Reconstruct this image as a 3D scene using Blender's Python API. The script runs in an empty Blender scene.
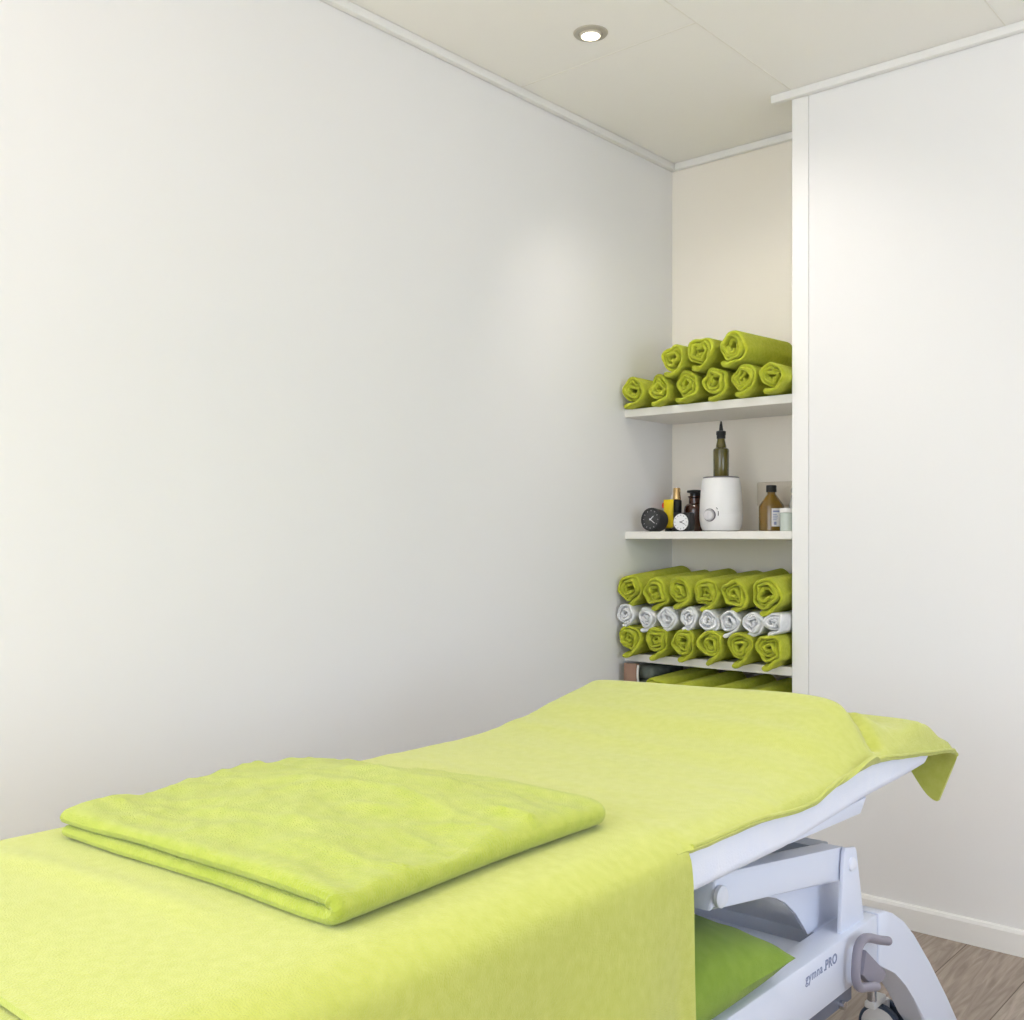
import bpy, bmesh, math, random
from mathutils import Vector, Matrix, noise

C = bpy.context.scene.collection
scene = bpy.context.scene
PI = math.pi
R = math.radians

# ------------------------------------------------------------------ camera
cam_d = bpy.data.cameras.new('camera')
cam = bpy.data.objects.new('camera', cam_d)
C.objects.link(cam)
cam.location = (0, 0, 1.13)
cam.rotation_euler = (R(90), 0, R(40.9))
cam_d.sensor_width = 36
cam_d.lens = 36.84
cam_d.shift_y = 0.0264
cam_d.clip_start = 0.02
scene.camera = cam

# ------------------------------------------------------------------ world, light, exposure
w = bpy.data.worlds.new('world')
scene.world = w
w.use_nodes = True
w.node_tree.nodes['Background'].inputs[0].default_value = (0.85, 0.92, 1.0, 1)
w.node_tree.nodes['Background'].inputs[1].default_value = 1.0

def area(name, loc, rot, sx, sy, power, col):
    d = bpy.data.lights.new(name, 'AREA')
    d.shape = 'RECTANGLE'; d.size = sx; d.size_y = sy
    d.energy = power; d.color = col
    o = bpy.data.objects.new(name, d)
    o.location = loc; o.rotation_euler = rot
    C.objects.link(o)
    return o
# daylight entering through the wide window behind the camera; fill from an added one to its right
area('daylight_front', (-0.9, -1.90, 1.55), (R(100), 0, 0), 2.2, 1.5, 30, (0.77, 0.87, 1.0))
area('fill_right', (2.12, 1.1, 1.25), (R(90), 0, R(84)), 1.6, 1.3, 25, (0.72, 0.84, 1.0))
area('daylight_foot', (-2.04, -1.05, 1.55), (R(90), 0, R(-90)), 0.9, 1.4, 16, (0.76, 0.88, 1.0))

sd = bpy.data.lights.new('bounce_sun', 'SUN'); sd.energy = 40.0; sd.angle = R(1.0); sd.color = (1.0, 0.96, 0.9)
bounce_sun = bpy.data.objects.new('bounce_sun', sd); C.objects.link(bounce_sun)

bounce_sun.rotation_euler = (R(41), 0, 0)  # unseen sun, added so its floor patch bounces light up to the ceiling

scene.view_settings.view_transform = 'Standard'
scene.view_settings.look = 'None'
scene.view_settings.exposure = 0.15
scene.view_settings.gamma = 1.0
scene.view_settings.use_curve_mapping = False

# ------------------------------------------------------------------ materials
def s2l(c):
    return tuple(((v/255+0.055)/1.055)**2.4 if v/255 > 0.04045 else v/255/12.92 for v in c)

def mat(name, col, rough=0.5, metal=0.0, emit=None, trans=0.0, spec=0.5, sheen=0.0, coat=0.0, ior=1.45):
    m = bpy.data.materials.new(name); m.use_nodes = True
    b = m.node_tree.nodes['Principled BSDF']
    b.inputs['Base Color'].default_value = (*s2l(col), 1)
    b.inputs['Roughness'].default_value = rough
    b.inputs['Metallic'].default_value = metal
    b.inputs['Transmission Weight'].default_value = trans
    b.inputs['Specular IOR Level'].default_value = spec
    b.inputs['Sheen Weight'].default_value = sheen
    b.inputs['Coat Weight'].default_value = coat
    b.inputs['IOR'].default_value = ior
    if emit:
        b.inputs['Emission Color'].default_value = (*emit[0], 1)
        b.inputs['Emission Strength'].default_value = emit[1]
    return m

def vary(m, c1, c2, scale, bump_scale=0, bump=0.0, dist=0.001, detail=3, stretch=(1, 1, 1)):
    nt = m.node_tree; b = nt.nodes['Principled BSDF']
    tc = nt.nodes.new('ShaderNodeTexCoord'); mp = nt.nodes.new('ShaderNodeMapping')
    mp.inputs['Scale'].default_value = stretch
    nt.links.new(tc.outputs['Object'], mp.inputs['Vector'])
    n = nt.nodes.new('ShaderNodeTexNoise'); n.inputs['Scale'].default_value = scale; n.inputs['Detail'].default_value = detail
    nt.links.new(mp.outputs[0], n.inputs['Vector'])
    r = nt.nodes.new('ShaderNodeValToRGB')
    r.color_ramp.elements[0].position = 0.3; r.color_ramp.elements[1].position = 0.7
    r.color_ramp.elements[0].color = (*s2l(c1), 1); r.color_ramp.elements[1].color = (*s2l(c2), 1)
    nt.links.new(n.outputs['Fac'], r.inputs[0]); nt.links.new(r.outputs[0], b.inputs['Base Color'])
    if bump:
        n2 = nt.nodes.new('ShaderNodeTexNoise'); n2.inputs['Scale'].default_value = bump_scale; n2.inputs['Detail'].default_value = 4
        nt.links.new(mp.outputs[0], n2.inputs['Vector'])
        bp = nt.nodes.new('ShaderNodeBump'); bp.inputs['Strength'].default_value = bump; bp.inputs['Distance'].default_value = dist
        nt.links.new(n2.outputs['Fac'], bp.inputs['Height']); nt.links.new(bp.outputs[0], b.inputs['Normal'])
    return m

M = {}
M['wall'] = vary(mat('painted_panel', (245, 243, 240), 0.55, spec=0.25), (243, 241, 239), (245, 243, 241), 0.8, 140, 0.03, 0.001)
M['ceiling'] = mat('ceiling_panel', (251, 248, 242), 0.6, spec=0.2)
M['cream'] = mat('cream_niche_panel', (251, 244, 232), 0.55, spec=0.2)
M['trim'] = mat('painted_trim', (247, 245, 241), 0.4, spec=0.3)
M['seam'] = mat('panel_joint', (240, 236, 226), 0.7)
M['shelf'] = mat('white_shelf_board', (240, 236, 228), 0.45, spec=0.3)
M['green'] = vary(mat('green_terry', (188, 198, 84), 1.0, spec=0.05, sheen=0.35), (180, 193, 72), (194, 203, 90), 60, 420, 0.7, 0.004)
M['green_roll'] = vary(mat('green_roll_terry', (180, 192, 50), 1.0, spec=0.05, sheen=0.1), (188, 196, 50), (204, 208, 70), 90, 380, 1.0, 0.004)
M['green_sheet'] = vary(mat('light_green_towelling', (204, 208, 104), 1.0, spec=0.05, sheen=0.4), (195, 201, 92), (203, 208, 106), 70, 480, 0.5, 0.003)
M['green_pillow'] = vary(mat('green_pillow_cover', (140, 170, 62), 1.0, spec=0.05, sheen=0.2), (134, 164, 58), (146, 174, 68), 40, 600, 0.6, 0.003)
M['white_terry'] = vary(mat('white_terry', (236, 236, 236), 1.0, spec=0.05), (236, 236, 236), (248, 248, 247), 60, 500, 0.7, 0.003)
M['vinyl'] = vary(mat('white_couch_cover', (238, 241, 254), 0.75, spec=0.2), (236, 240, 254), (240, 243, 254), 30, 300, 0.25, 0.002)
M['metal_white'] = mat('white_powder_coat', (232, 238, 255), 0.35, spec=0.4, coat=0.2)
M['metal_grey'] = mat('grey_steel_plate', (196, 200, 210), 0.4)
M['rail'] = mat('blue_grey_rail', (120, 128, 150), 0.35, metal=0.6)
M['chrome'] = mat('chrome', (210, 210, 214), 0.15, metal=1.0)
M['pedal'] = mat('grey_plastic_pedal', (150, 146, 160), 0.45)
M['tyre'] = mat('blue_grey_rubber', (70, 82, 102), 0.6)
M['ink'] = mat('grey_print', (140, 150, 182), 0.5)
M['black'] = mat('black_plastic', (26, 26, 28), 0.35)
M['black_matte'] = mat('matte_black_plastic', (44, 44, 46), 0.5)
M['white_pl'] = mat('white_plastic', (240, 238, 236), 0.3, spec=0.4)
M['cap_white'] = mat('white_cap', (238, 241, 252), 0.4)
M['knob'] = mat('pale_grey_plastic', (218, 214, 216), 0.3)
M['grey_ring'] = mat('grey_ring', (120, 112, 116), 0.35, metal=0.4)
M['dial_white'] = mat('white_dial', (240, 240, 240), 0.5)
M['dial_dark'] = mat('dark_dial', (64, 64, 64), 0.5)
M['olive'] = mat('olive_glass', (96, 88, 30), 0.12, coat=0.6, trans=0.25)
M['amber'] = mat('amber_glass', (138, 104, 14), 0.12, coat=0.6, trans=0.35)
M['brown'] = mat('dark_brown_glass', (62, 30, 16), 0.12, coat=0.6)
M['yellow'] = mat('yellow_plastic', (240, 208, 10), 0.35)
M['blue'] = mat('blue_plastic', (60, 160, 215), 0.4)
M['red'] = mat('red_plastic', (225, 50, 40), 0.4)
M['gold'] = mat('gold_metal', (220, 185, 130), 0.25, metal=0.9)
M['paper'] = mat('paper_label', (232, 230, 228), 0.7)
M['mint'] = mat('pale_mint_glass', (222, 232, 222), 0.2, trans=0.2, coat=0.4)
M['frost'] = mat('clear_frosted_glass', (236, 238, 232), 0.15, trans=0.6)
M['beige_pl'] = mat('cream_plastic', (222, 212, 194), 0.4)
M['wood'] = vary(mat('brown_wood', (150, 118, 98), 0.55), (132, 100, 82), (166, 134, 114), 12, 60, 0.2, 0.001, stretch=(1, 1, 0.12))
M['greycloth'] = vary(mat('grey_green_cloth', (110, 116, 106), 1.0, spec=0.05), (100, 106, 98), (122, 128, 118), 40, 400, 0.5, 0.002)
M['rope'] = mat('white_cord', (236, 232, 226), 0.8)
M['cable'] = mat('grey_cable', (176, 168, 156), 0.6)
M['lamp'] = mat('lit_bulb', (255, 250, 235), 0.4, emit=((1.0, 0.93, 0.8), 6.0))
M['nickel'] = mat('brushed_nickel_ring', (190, 184, 170), 0.4, metal=0.5)
def pane_mat():
    m = bpy.data.materials.new('window_glass'); m.use_nodes = True
    nt = m.node_tree; nt.nodes.clear()
    out = nt.nodes.new('ShaderNodeOutputMaterial'); mx = nt.nodes.new('ShaderNodeMixShader'); mx.inputs[0].default_value = 0.06
    tr = nt.nodes.new('ShaderNodeBsdfTransparent'); gl = nt.nodes.new('ShaderNodeBsdfGlossy'); gl.inputs['Roughness'].default_value = 0.02
    nt.links.new(tr.outputs[0], mx.inputs[1]); nt.links.new(gl.outputs[0], mx.inputs[2]); nt.links.new(mx.outputs[0], out.inputs[0])
    return m
M['glass'] = pane_mat()

# wood floor with planks along Y
def floor_mat():
    m = mat('grey_brown_laminate', (170, 150, 130), 0.45, spec=0.3)
    nt = m.node_tree; b = nt.nodes['Principled BSDF']; L = nt.links
    tc = nt.nodes.new('ShaderNodeTexCoord')
    mp = nt.nodes.new('ShaderNodeMapping'); mp.inputs['Rotation'].default_value = (0, 0, R(90))
    L.new(tc.outputs['Object'], mp.inputs['Vector'])
    br = nt.nodes.new('ShaderNodeTexBrick')
    br.inputs['Color1'].default_value = (*s2l((178, 165, 152)), 1)
    br.inputs['Color2'].default_value = (*s2l((168, 154, 141)), 1)
    br.inputs['Mortar'].default_value = (*s2l((112, 96, 84)), 1)
    br.inputs['Scale'].default_value = 1.0
    br.inputs['Brick Width'].default_value = 1.25; br.inputs['Row Height'].default_value = 0.19
    br.inputs['Mortar Size'].default_value = 0.0015; br.inputs['Mortar Smooth'].default_value = 0.2
    L.new(mp.outputs[0], br.inputs['Vector'])
    mp2 = nt.nodes.new('ShaderNodeMapping'); mp2.inputs['Scale'].default_value = (9, 0.8, 1)
    L.new(tc.outputs['Object'], mp2.inputs['Vector'])
    wv = nt.nodes.new('ShaderNodeTexNoise'); wv.inputs['Scale'].default_value = 4; wv.inputs['Detail'].default_value = 8; wv.inputs['Distortion'].default_value = 2.2
    L.new(mp2.outputs[0], wv.inputs['Vector'])
    cr = nt.nodes.new('ShaderNodeValToRGB')
    cr.color_ramp.elements[0].position = 0.35; cr.color_ramp.elements[1].position = 0.68
    cr.color_ramp.elements[0].color = (0.72, 0.70, 0.68, 1); cr.color_ramp.elements[1].color = (1.12, 1.12, 1.14, 1)
    L.new(wv.outputs['Fac'], cr.inputs[0])
    mx = nt.nodes.new('ShaderNodeMix'); mx.data_type = 'RGBA'; mx.blend_type = 'MULTIPLY'; mx.inputs[0].default_value = 1.0
    L.new(br.outputs['Color'], mx.inputs[6]); L.new(cr.outputs[0], mx.inputs[7])
    L.new(mx.outputs[2], b.inputs['Base Color'])
    return m
M['floor'] = floor_mat()

# ------------------------------------------------------------------ helpers
def link_mesh(name, bm, material, parent=None, smooth=True, loc=(0, 0, 0)):
    me = bpy.data.meshes.new(name)
    bmesh.ops.recalc_face_normals(bm, faces=bm.faces[:])
    bm.to_mesh(me); bm.free()
    if smooth:
        for p in me.polygons: p.use_smooth = True
        me.set_sharp_from_angle(angle=R(38))
    me.materials.append(material)
    o = bpy.data.objects.new(name, me)
    C.objects.link(o)
    o.location = loc
    if parent: o.parent = parent
    return o

def obj(name, bm, m, parent=None, **k):
    return link_mesh(name, bm, M[m] if isinstance(m, str) else m, parent, **k)

def thing(name, label, cat, loc=(0, 0, 0), rot=(0, 0, 0), group=None):
    o = bpy.data.objects.new(name, None); C.objects.link(o)
    o.empty_display_size = 0.05
    o.location = loc; o.rotation_euler = rot
    o['label'] = label; o['category'] = cat
    if group: o['group'] = group
    return o

def tag(o, label, cat, group=None):
    o['label'] = label; o['category'] = cat
    if group: o['group'] = group
    return o

def struct(name, bm, m, parent=None, **k):
    o = obj(name, bm, m, parent, **k)
    if not parent: o['kind'] = 'structure'
    return o

def B(): return bmesh.new()

def box(bm, x0, x1, y0, y1, z0, z1, bev=0.0, seg=2):
    vs = [bm.verts.new((x, y, z)) for x in (x0, x1) for y in (y0, y1) for z in (z0, z1)]
    idx = [(0, 1, 3, 2), (4, 6, 7, 5), (0, 4, 5, 1), (2, 3, 7, 6), (0, 2, 6, 4), (1, 5, 7, 3)]
    fs = [bm.faces.new([vs[i] for i in f]) for f in idx]
    if bev:
        es = list({e for f in fs for e in f.edges})
        bmesh.ops.bevel(bm, geom=es, offset=bev, segments=seg, affect='EDGES', profile=0.5)
    return bm

def lathe(bm, prof, n=40, axis='z', c=(0, 0, 0)):
    """prof: (r, h) pairs bottom to top; closed at both ends"""
    rings = []
    def P(r, h, a):
        u, v = r*math.cos(a), r*math.sin(a)
        if axis == 'z': return (c[0]+u, c[1]+v, c[2]+h)
        if axis == 'y': return (c[0]+u, c[1]+h, c[2]+v)
        return (c[0]+h, c[1]+u, c[2]+v)
    for r, h in prof:
        if r < 1e-6: rings.append([bm.verts.new(P(0, h, 0))])
        else: rings.append([bm.verts.new(P(r, h, 2*PI*i/n)) for i in range(n)])
    for a, b in zip(rings, rings[1:]):
        for i in range(n):
            j = (i+1) % n
            if len(a) == 1 and len(b) == 1: continue
            if len(a) == 1: bm.faces.new((a[0], b[i], b[j]))
            elif len(b) == 1: bm.faces.new((a[i], a[j], b[0]))
            else: bm.faces.new((a[i], a[j], b[j], b[i]))
    if len(rings[0]) > 1: bm.faces.new(rings[0][::-1])
    if len(rings[-1]) > 1: bm.faces.new(rings[-1])
    return bm

def prism(bm, pts, lo, hi, axis='x', bev=0.0, seg=2):
    """extrude polygon; axis x: pts are (y,z); axis y: (x,z); axis z: (x,y)"""
    def P(p, h):
        if axis == 'x': return (h, p[0], p[1])
        if axis == 'y': return (p[0], h, p[1])
        return (p[0], p[1], h)
    a = [bm.verts.new(P(p, lo)) for p in pts]; b = [bm.verts.new(P(p, hi)) for p in pts]
    fs = [bm.faces.new(a[::-1]), bm.faces.new(b)]
    n = len(pts)
    for i in range(n): fs.append(bm.faces.new((a[i], a[(i+1) % n], b[(i+1) % n], b[i])))
    if bev:
        es = list(set(fs[0].edges) | set(fs[1].edges))
        bmesh.ops.bevel(bm, geom=es, offset=bev, segments=seg, affect='EDGES', profile=0.5)
    return bm

def smooth_path(pts, sub=6, closed=False):
    pts = [Vector(p) for p in pts]; out = []
    n = len(pts)
    for i in range(n-1):
        p0 = pts[max(i-1, 0)]; p1 = pts[i]; p2 = pts[i+1]; p3 = pts[min(i+2, n-1)]
        for k in range(sub):
            t = k/sub
            out.append(0.5*((2*p1)+(-p0+p2)*t+(2*p0-5*p1+4*p2-p3)*t*t+(-p0+3*p1-3*p2+p3)*t**3))
    out.append(pts[-1])
    return out

def tube(bm, pts, r, n=12, sub=6):
    P = smooth_path(pts, sub) if sub > 1 else [Vector(p) for p in pts]
    rings = []; up = None
    for i, p in enumerate(P):
        d = (P[min(i+1, len(P)-1)]-P[max(i-1, 0)]).normalized()
        if up is None: up = d.orthogonal().normalized()
        up = (up-d*up.dot(d)).normalized(); s = d.cross(up)
        rings.append([bm.verts.new(p+(up*math.cos(2*PI*k/n)+s*math.sin(2*PI*k/n))*r) for k in range(n)])
    for a, b in zip(rings, rings[1:]):
        for k in range(n): bm.faces.new((a[k], a[(k+1) % n], b[(k+1) % n], b[k]))
    bm.faces.new(rings[0][::-1]); bm.faces.new(rings[-1])
    return bm

def sstep(a, b, x):
    t = min(1, max(0, (x-a)/(b-a))); return t*t*(3-2*t)

def interp(tab, x):
    if x <= tab[0][0]: return tab[0][1]
    for (a, va), (b, vb) in zip(tab, tab[1:]):
        if x <= b: return va+(vb-va)*sstep(a, b, x)*0.5+(vb-va)*0.5*(x-a)/(b-a)
    return tab[-1][1]

def N(x, y, z=0.0, s=1.0): return noise.noise(Vector((x*s, y*s, z*s)))

# ------------------------------------------------------------------ the room
WX = -2.11; WB = 3.35; WR = 3.04; NX = -1.4785; EX = 2.2; FY = -2.0; H = 2.515

struct('floor', box(B(), WX, EX, FY, WB, -0.05, 0), 'floor', smooth=False)
b = B(); box(b, WX, EX, FY, WB, H, H+0.05)
ceil = struct('ceiling', b, 'ceiling', smooth=False)
# joints between the ceiling panels (slightly raised white strips)
b = B()
for k in range(7):
    x = -1.472+0.624*k
    box(b, x-0.0015, x+0.0015, FY, WB if k == 0 else WR, H-0.0012, H+0.001)
for k, (ya) in enumerate([(2.457, 0.0), (1.5, -0.6), (1.6, -0.6), (2.2, 0.1), (1.4, -0.8), (2.6, 0.6)]):
    xa = WX if k == 0 else -1.472+0.624*(k-1)
    xb = -1.472+0.624*k
    for y in ya: box(b, xa, xb, y-0.0015, y+0.0015, H-0.0011, H+0.001)
obj('panel_joint', b, 'seam', ceil, smooth=False)

b = B(); box(b, WX-0.1, WX, FY, -1.55, 0, H); box(b, WX-0.1, WX, -0.55, WB+0.1, 0, H); box(b, WX-0.1, WX, -1.55, -0.55, 0, 0.85); box(b, WX-0.1, WX, -1.55, -0.55, 2.3, H)
struct('wall_left', b, 'wall', smooth=False)
struct('wall_niche_back', box(B(), WX, NX+0.1, WB, WB+0.1, 0, H), 'cream', smooth=False)
b = B(); box(b, NX+0.056, EX, WR, WR+0.1, 0, H)
struct('wall_right', b, 'wall', smooth=False)
struct('wall_niche_side', box(B(), NX, NX+0.0545, WR-0.001, WB, 0, H, 0.0012, 1), 'trim', smooth=False)
# wall behind the camera with a window opening
b = B()
box(b, WX, -2.05, FY-0.1, FY, 0, H); box(b, 0.25, EX, FY-0.1, FY, 0, H)
box(b, -2.05, 0.25, FY-0.1, FY, 0, 0.8); box(b, -2.05, 0.25, FY-0.1, FY, 2.35, H)
struct('wall_front', b, 'wall', smooth=False)
b = B()
box(b, EX, EX+0.1, FY, -0.45, 0, H); box(b, EX, EX+0.1, 1.65, WR+0.1, 0, H)
box(b, EX, EX+0.1, -0.45, 1.65, 0, 0.7); box(b, EX, EX+0.1, -0.45, 1.65, 2.3, H)
struct('wall_far_right', b, 'wall', smooth=False)

def window(name, horiz, a0, a1, z0, z1, pos):
    b = B()
    def bx(u0, u1, z0_, z1_, d):
        if horiz: box(b, u0, u1, pos-d, pos+d, z0_, z1_)
        else: box(b, pos-d, pos+d, u0, u1, z0_, z1_)
    t = 0.05
    bx(a0, a1, z0, z0+t, 0.03); bx(a0, a1, z1-t, z1, 0.03); bx(a0, a0+t, z0+t, z1-t, 0.03); bx(a1-t, a1, z0+t, z1-t, 0.03)
    m = (a0+a1)/2; bx(m-t/2, m+t/2, z0+t, z1-t, 0.03)
    f = struct(name, b, 'trim', smooth=False)
    for u0, u1 in ((a0+t, m-t/2), (m+t/2, a1-t)):
        g = B()
        if horiz: box(g, u0, u1, pos-0.003, pos+0.003, z0+t, z1-t)
        else: box(g, pos-0.003, pos+0.003, u0, u1, z0+t, z1-t)
        obj('pane', g, 'glass', f, smooth=False)
window('window_1', True, -2.05, 0.25, 0.8, 2.35, FY-0.05)
window('added_window', False, -0.45, 1.65, 0.7, 2.3, EX+0.05)  # unseen window added for fill from the right
window('window_3', False, -1.55, -0.55, 0.85, 2.3, WX-0.05)

# ceiling trims
def cove(x0, x1, y0, y1, d=0.02, h=0.025):
    return box(B(), x0, x1, y0, y1, H-h, H, 0.004, 2)
struct('trim_1', cove(WX, WX+0.022, FY, WB), 'trim')
struct('trim_2', cove(WX+0.022, NX, WB-0.022, WB), 'trim')
struct('trim_3', cove(NX-0.062, EX, WR-0.024, WR-0.001), 'trim')
# baseboards
def baseboard(name, pts_axis, a0, a1, wall, sgn):
    prof = [(0, 0), (0.014, 0), (0.014, 0.060), (0.010, 0.068), (0.004, 0.070), (0, 0.070)]
    pts = [(wall+sgn*u, z) for u, z in prof]
    struct(name, prism(B(), pts, a0, a1, pts_axis), 'trim', smooth=False)
baseboard('baseboard_right', 'x', NX+0.056, EX, WR, -1)
baseboard('baseboard_left', 'y', FY, WB, WX, 1)
baseboard('baseboard_front', 'x', WX+0.014, EX, FY, 1)

# ------------------------------------------------------------------ shelves
def shelf(z0, z1, label, y0=WR):
    o = obj('shelf', box(B(), WX, NX, y0, WB, z0, z1, 0.0015, 1), 'shelf')
    tag(o, label, 'shelf', 'white niche shelves')
shelf(1.549, 1.577, 'white niche shelf carrying the pyramid of green rolled towels')
shelf(1.123, 1.149, 'white niche shelf carrying the bottles, clocks and white warmer')
shelf(0.696, 0.724, 'white niche shelf under the mixed green and white towel rolls')
shelf(0.520, 0.545, 'white niche shelf lowest of all, just behind the couch')

# ------------------------------------------------------------------ rolled towels
def roll_bm(rad, L, pitch, turns, seed, end_ang=-125, tail=0.01, drop=0.0, squash=1.0, warp=0.004):
    rnd = random.Random(seed)
    p = [rnd.uniform(0, 2*PI) for _ in range(8)]
    tot = turns*2*PI
    r_in = max(0.002, rad-pitch*turns-pitch*0.45)
    n0 = int(turns*34)
    ths = [tot*i/n0 for i in range(n0)]
    dth = tot/n0
    ths[-1:] = [tot-dth*k for k in (1.0, 0.6, 0.3, 0.15, 0.06, 0.0)]
    n = len(ths)-1
    path = []
    for i in range(n+1):
        th = ths[i]
        a = R(end_ang)+(tot-th)
        r = r_in+(rad-pitch*0.45-r_in)*th/tot
        lob = 1+0.09*math.sin(3*a+p[0])+0.08*math.sin(2*a+p[1])+0.05*math.sin(5*a+p[2])
        r *= 1+(lob-1)*(1.25-1.02*r/rad)
        wt = sstep(tot-0.95, tot-0.1, th)
        x = r*math.cos(a)-wt*tail*0.10; z = r*math.sin(a)*squash-wt*tail*0.32
        if i < 1: pass
        k = 2*PI/0.055
        f = 1-(r/rad)**3*0.75
        dx = warp*f*math.sin(k*z+p[3]+1.3*math.sin(k*0.6*x+p[4])); dz = warp*f*math.sin(k*x+p[5]+1.2*math.sin(k*0.7*z+p[6]))
        path.append((x+dx, z+dz, wt, th))
    ht = pitch*0.485
    bm = B()
    fd = 0.05
    er = ht*1.35
    prof = [(0, 0), (0.62, er*0.25), (0.95, er*0.8), (1.0, er*2.0), (1.0, 0.035), (1.0, L*0.4), (1.0, L*0.7), (1.0, L-er), (0.6, L), (-0.6, L), (-1.0, L-er), (-1.0, L*0.5), (-1.0, 0.035), (-1.0, er*2.0), (-0.95, er*0.8), (-0.62, er*0.25)]
    bend = rnd.uniform(-0.006, 0.006)
    rings = []
    for i, (x, z, wt, th) in enumerate(path):
        x0, z0 = path[max(i-1, 0)][:2]; x1, z1 = path[min(i+1, n)][:2]
        tx, tz = x1-x0, z1-z0; l = math.hypot(tx, tz) or 1; tx /= l; tz /= l
        nx, nz = -tz, tx
        jy = 0.007*math.sin(th*0.5+p[6])+0.004*math.sin(th*1.7+p[7])+0.003*math.sin(th*4.1+p[2])
        hh = ht*(1+0.14*math.sin(th*2.3+p[4])+0.7*wt)*(1 if i < n-4 else (0.98, 0.90, 0.72, 0.48, 0.2)[i-n+4])
        ring = []
        for a_, y in prof:
            fr = max(0, 1-y/0.05)
            yy = y+jy*max(0, 1-y/0.05) if y < 0.1 else y
            lump = 0.0018*math.sin(y*32+th*1.2+p[1])
            zz = z-wt*drop*fr
            ring.append(bm.verts.new((x+nx*a_*hh+bend*(y/L)**2+lump*nx*(1 if a_ > 0 else 0), yy, zz+nz*a_*hh)))
        rings.append(ring)
    m = len(prof)
    for a, b_ in zip(rings, rings[1:]):
        for k in range(m): bm.faces.new((a[k], a[(k+1) % m], b_[(k+1) % m], b_[k]))
    bm.faces.new(rings[0][::-1]); bm.faces.new(rings[-1])
    return bm

def towel(x, y, z, rad, L, seed, label, group, m='green_roll', rx=0, rz=0, pitch=0.0118, turns=3.3, **k):
    o = obj('rolled_towel', roll_bm(rad, L, pitch, turns, seed, **k), m, None)
    o.location = (x, y, z); o.rotation_euler = (R(rx), 0, R(rz))
    return tag(o, label, 'towel', group)

ORD = ['first', 'second', 'third', 'fourth', 'fifth', 'sixth', 'seventh', 'eighth']
def nth(i, n):
    if i == 0: return 'leftmost'
    if i == n-1: return 'rightmost'
    return ORD[i]+' from left'

TL = [(-2.050, 0.053, 1.634), (-1.944, 0.051, 1.633), (-1.838, 0.052, 1.636), (-1.733, 0.052, 1.636), (-1.629, 0.052, 1.637), (-1.530, 0.050, 1.634)]
for i, (x, r, z) in enumerate(TL):
    towel(x, 3.0, z, r, 0.28, 11+i, 'green rolled towel, %s in the bottom row on the top shelf' % nth(i, 6), 'green rolls, bottom row on the top shelf', end_ang=[-128, -130, -132, -122, -128, -120][i], tail=0.022, drop=0.0 if i > 3 else 0.004, rz=[2, 1, 0, 0, -1, 0][i], squash=0.98)
for i, (x, r, z) in enumerate([(-1.880, 0.053, 1.724), (-1.778, 0.055, 1.736), (-1.662, 0.057, 1.738)]):
    towel(x, 2.985, z, r, [0.26, 0.28, 0.34][i], 31+i, ['green rolled towel, smallest and leftmost of the three stacked on top', 'green rolled towel, middle one of the three stacked on top of the pyramid', 'large long green rolled towel, rightmost of the three topmost'][i], 'green rolls, top of the pyramid', rx=1, rz=[0, 0, -3][i], end_ang=[-125, -118, -128][i], tail=0.022, pitch=0.0122)

LB = [(-2.054, 0.051), (-1.946, 0.051), (-1.840, 0.051), (-1.736, 0.052), (-1.630, 0.052), (-1.530, 0.051)]
for i, (x, r) in enumerate(LB):
    towel(x, 2.98, 0.731+r, r, 0.29, 51+i, 'green rolled towel, %s in the bottom row below the white rolls' % nth(i, 6), 'green rolls, row under the white rolls', end_ang=-114, tail=0.018, drop=0.013, squash=1.0)
LW = [-2.069, -1.987, -1.903, -1.823, -1.745, -1.667, -1.588, -1.516]
for i, x in enumerate(LW):
    towel(x, 2.985, 0.864+[0, -0.009, -0.006, 0.0, -0.006, -0.006, -0.004, 0][i], 0.040 if i < 7 else 0.037, 0.25, 71+i, 'white rolled towel, %s in the white row' % nth(i, 8), 'small white rolls between the green rows', 'white_terry', end_ang=-120, tail=[0.004, 0.02, 0.004, 0.004, 0.006, 0.02, 0.014, 0.012][i], drop=0.004, pitch=0.0088, turns=3.5, warp=0.003)
LT = [(-2.056, 0.054, 0.952), (-1.953, 0.053, 0.944), (-1.857, 0.052, 0.952), (-1.757, 0.053, 0.946), (-1.652, 0.052, 0.947), (-1.544, 0.057, 0.950)]
for i, (x, r, z) in enumerate(LT):
    towel(x, 2.985, z, r, 0.32, 91+i, 'green rolled towel, %s in the row above the white rolls' % nth(i, 6), 'green rolls, row above the white rolls', rx=[5, 3.5, 4, 4, 5, 3][i], rz=[-2, -2, -3, -3, -2, -1][i], end_ang=-112, tail=0.014, drop=0.006)
for i, (x, y, r, z, rz) in enumerate([(-1.935, 2.96, 0.054, 0.610, -6), (-1.822, 2.95, 0.053, 0.606, -7), (-1.710, 2.95, 0.052, 0.604, -7), (-1.60, 2.95, 0.051, 0.603, -6)]):
    towel(x, y, z, r, 0.30, 121+i, 'green rolled towel, %s in the shaded row at the couch edge' % nth(i, 4), 'green rolls behind the couch', rz=rz, rx=4)

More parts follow.
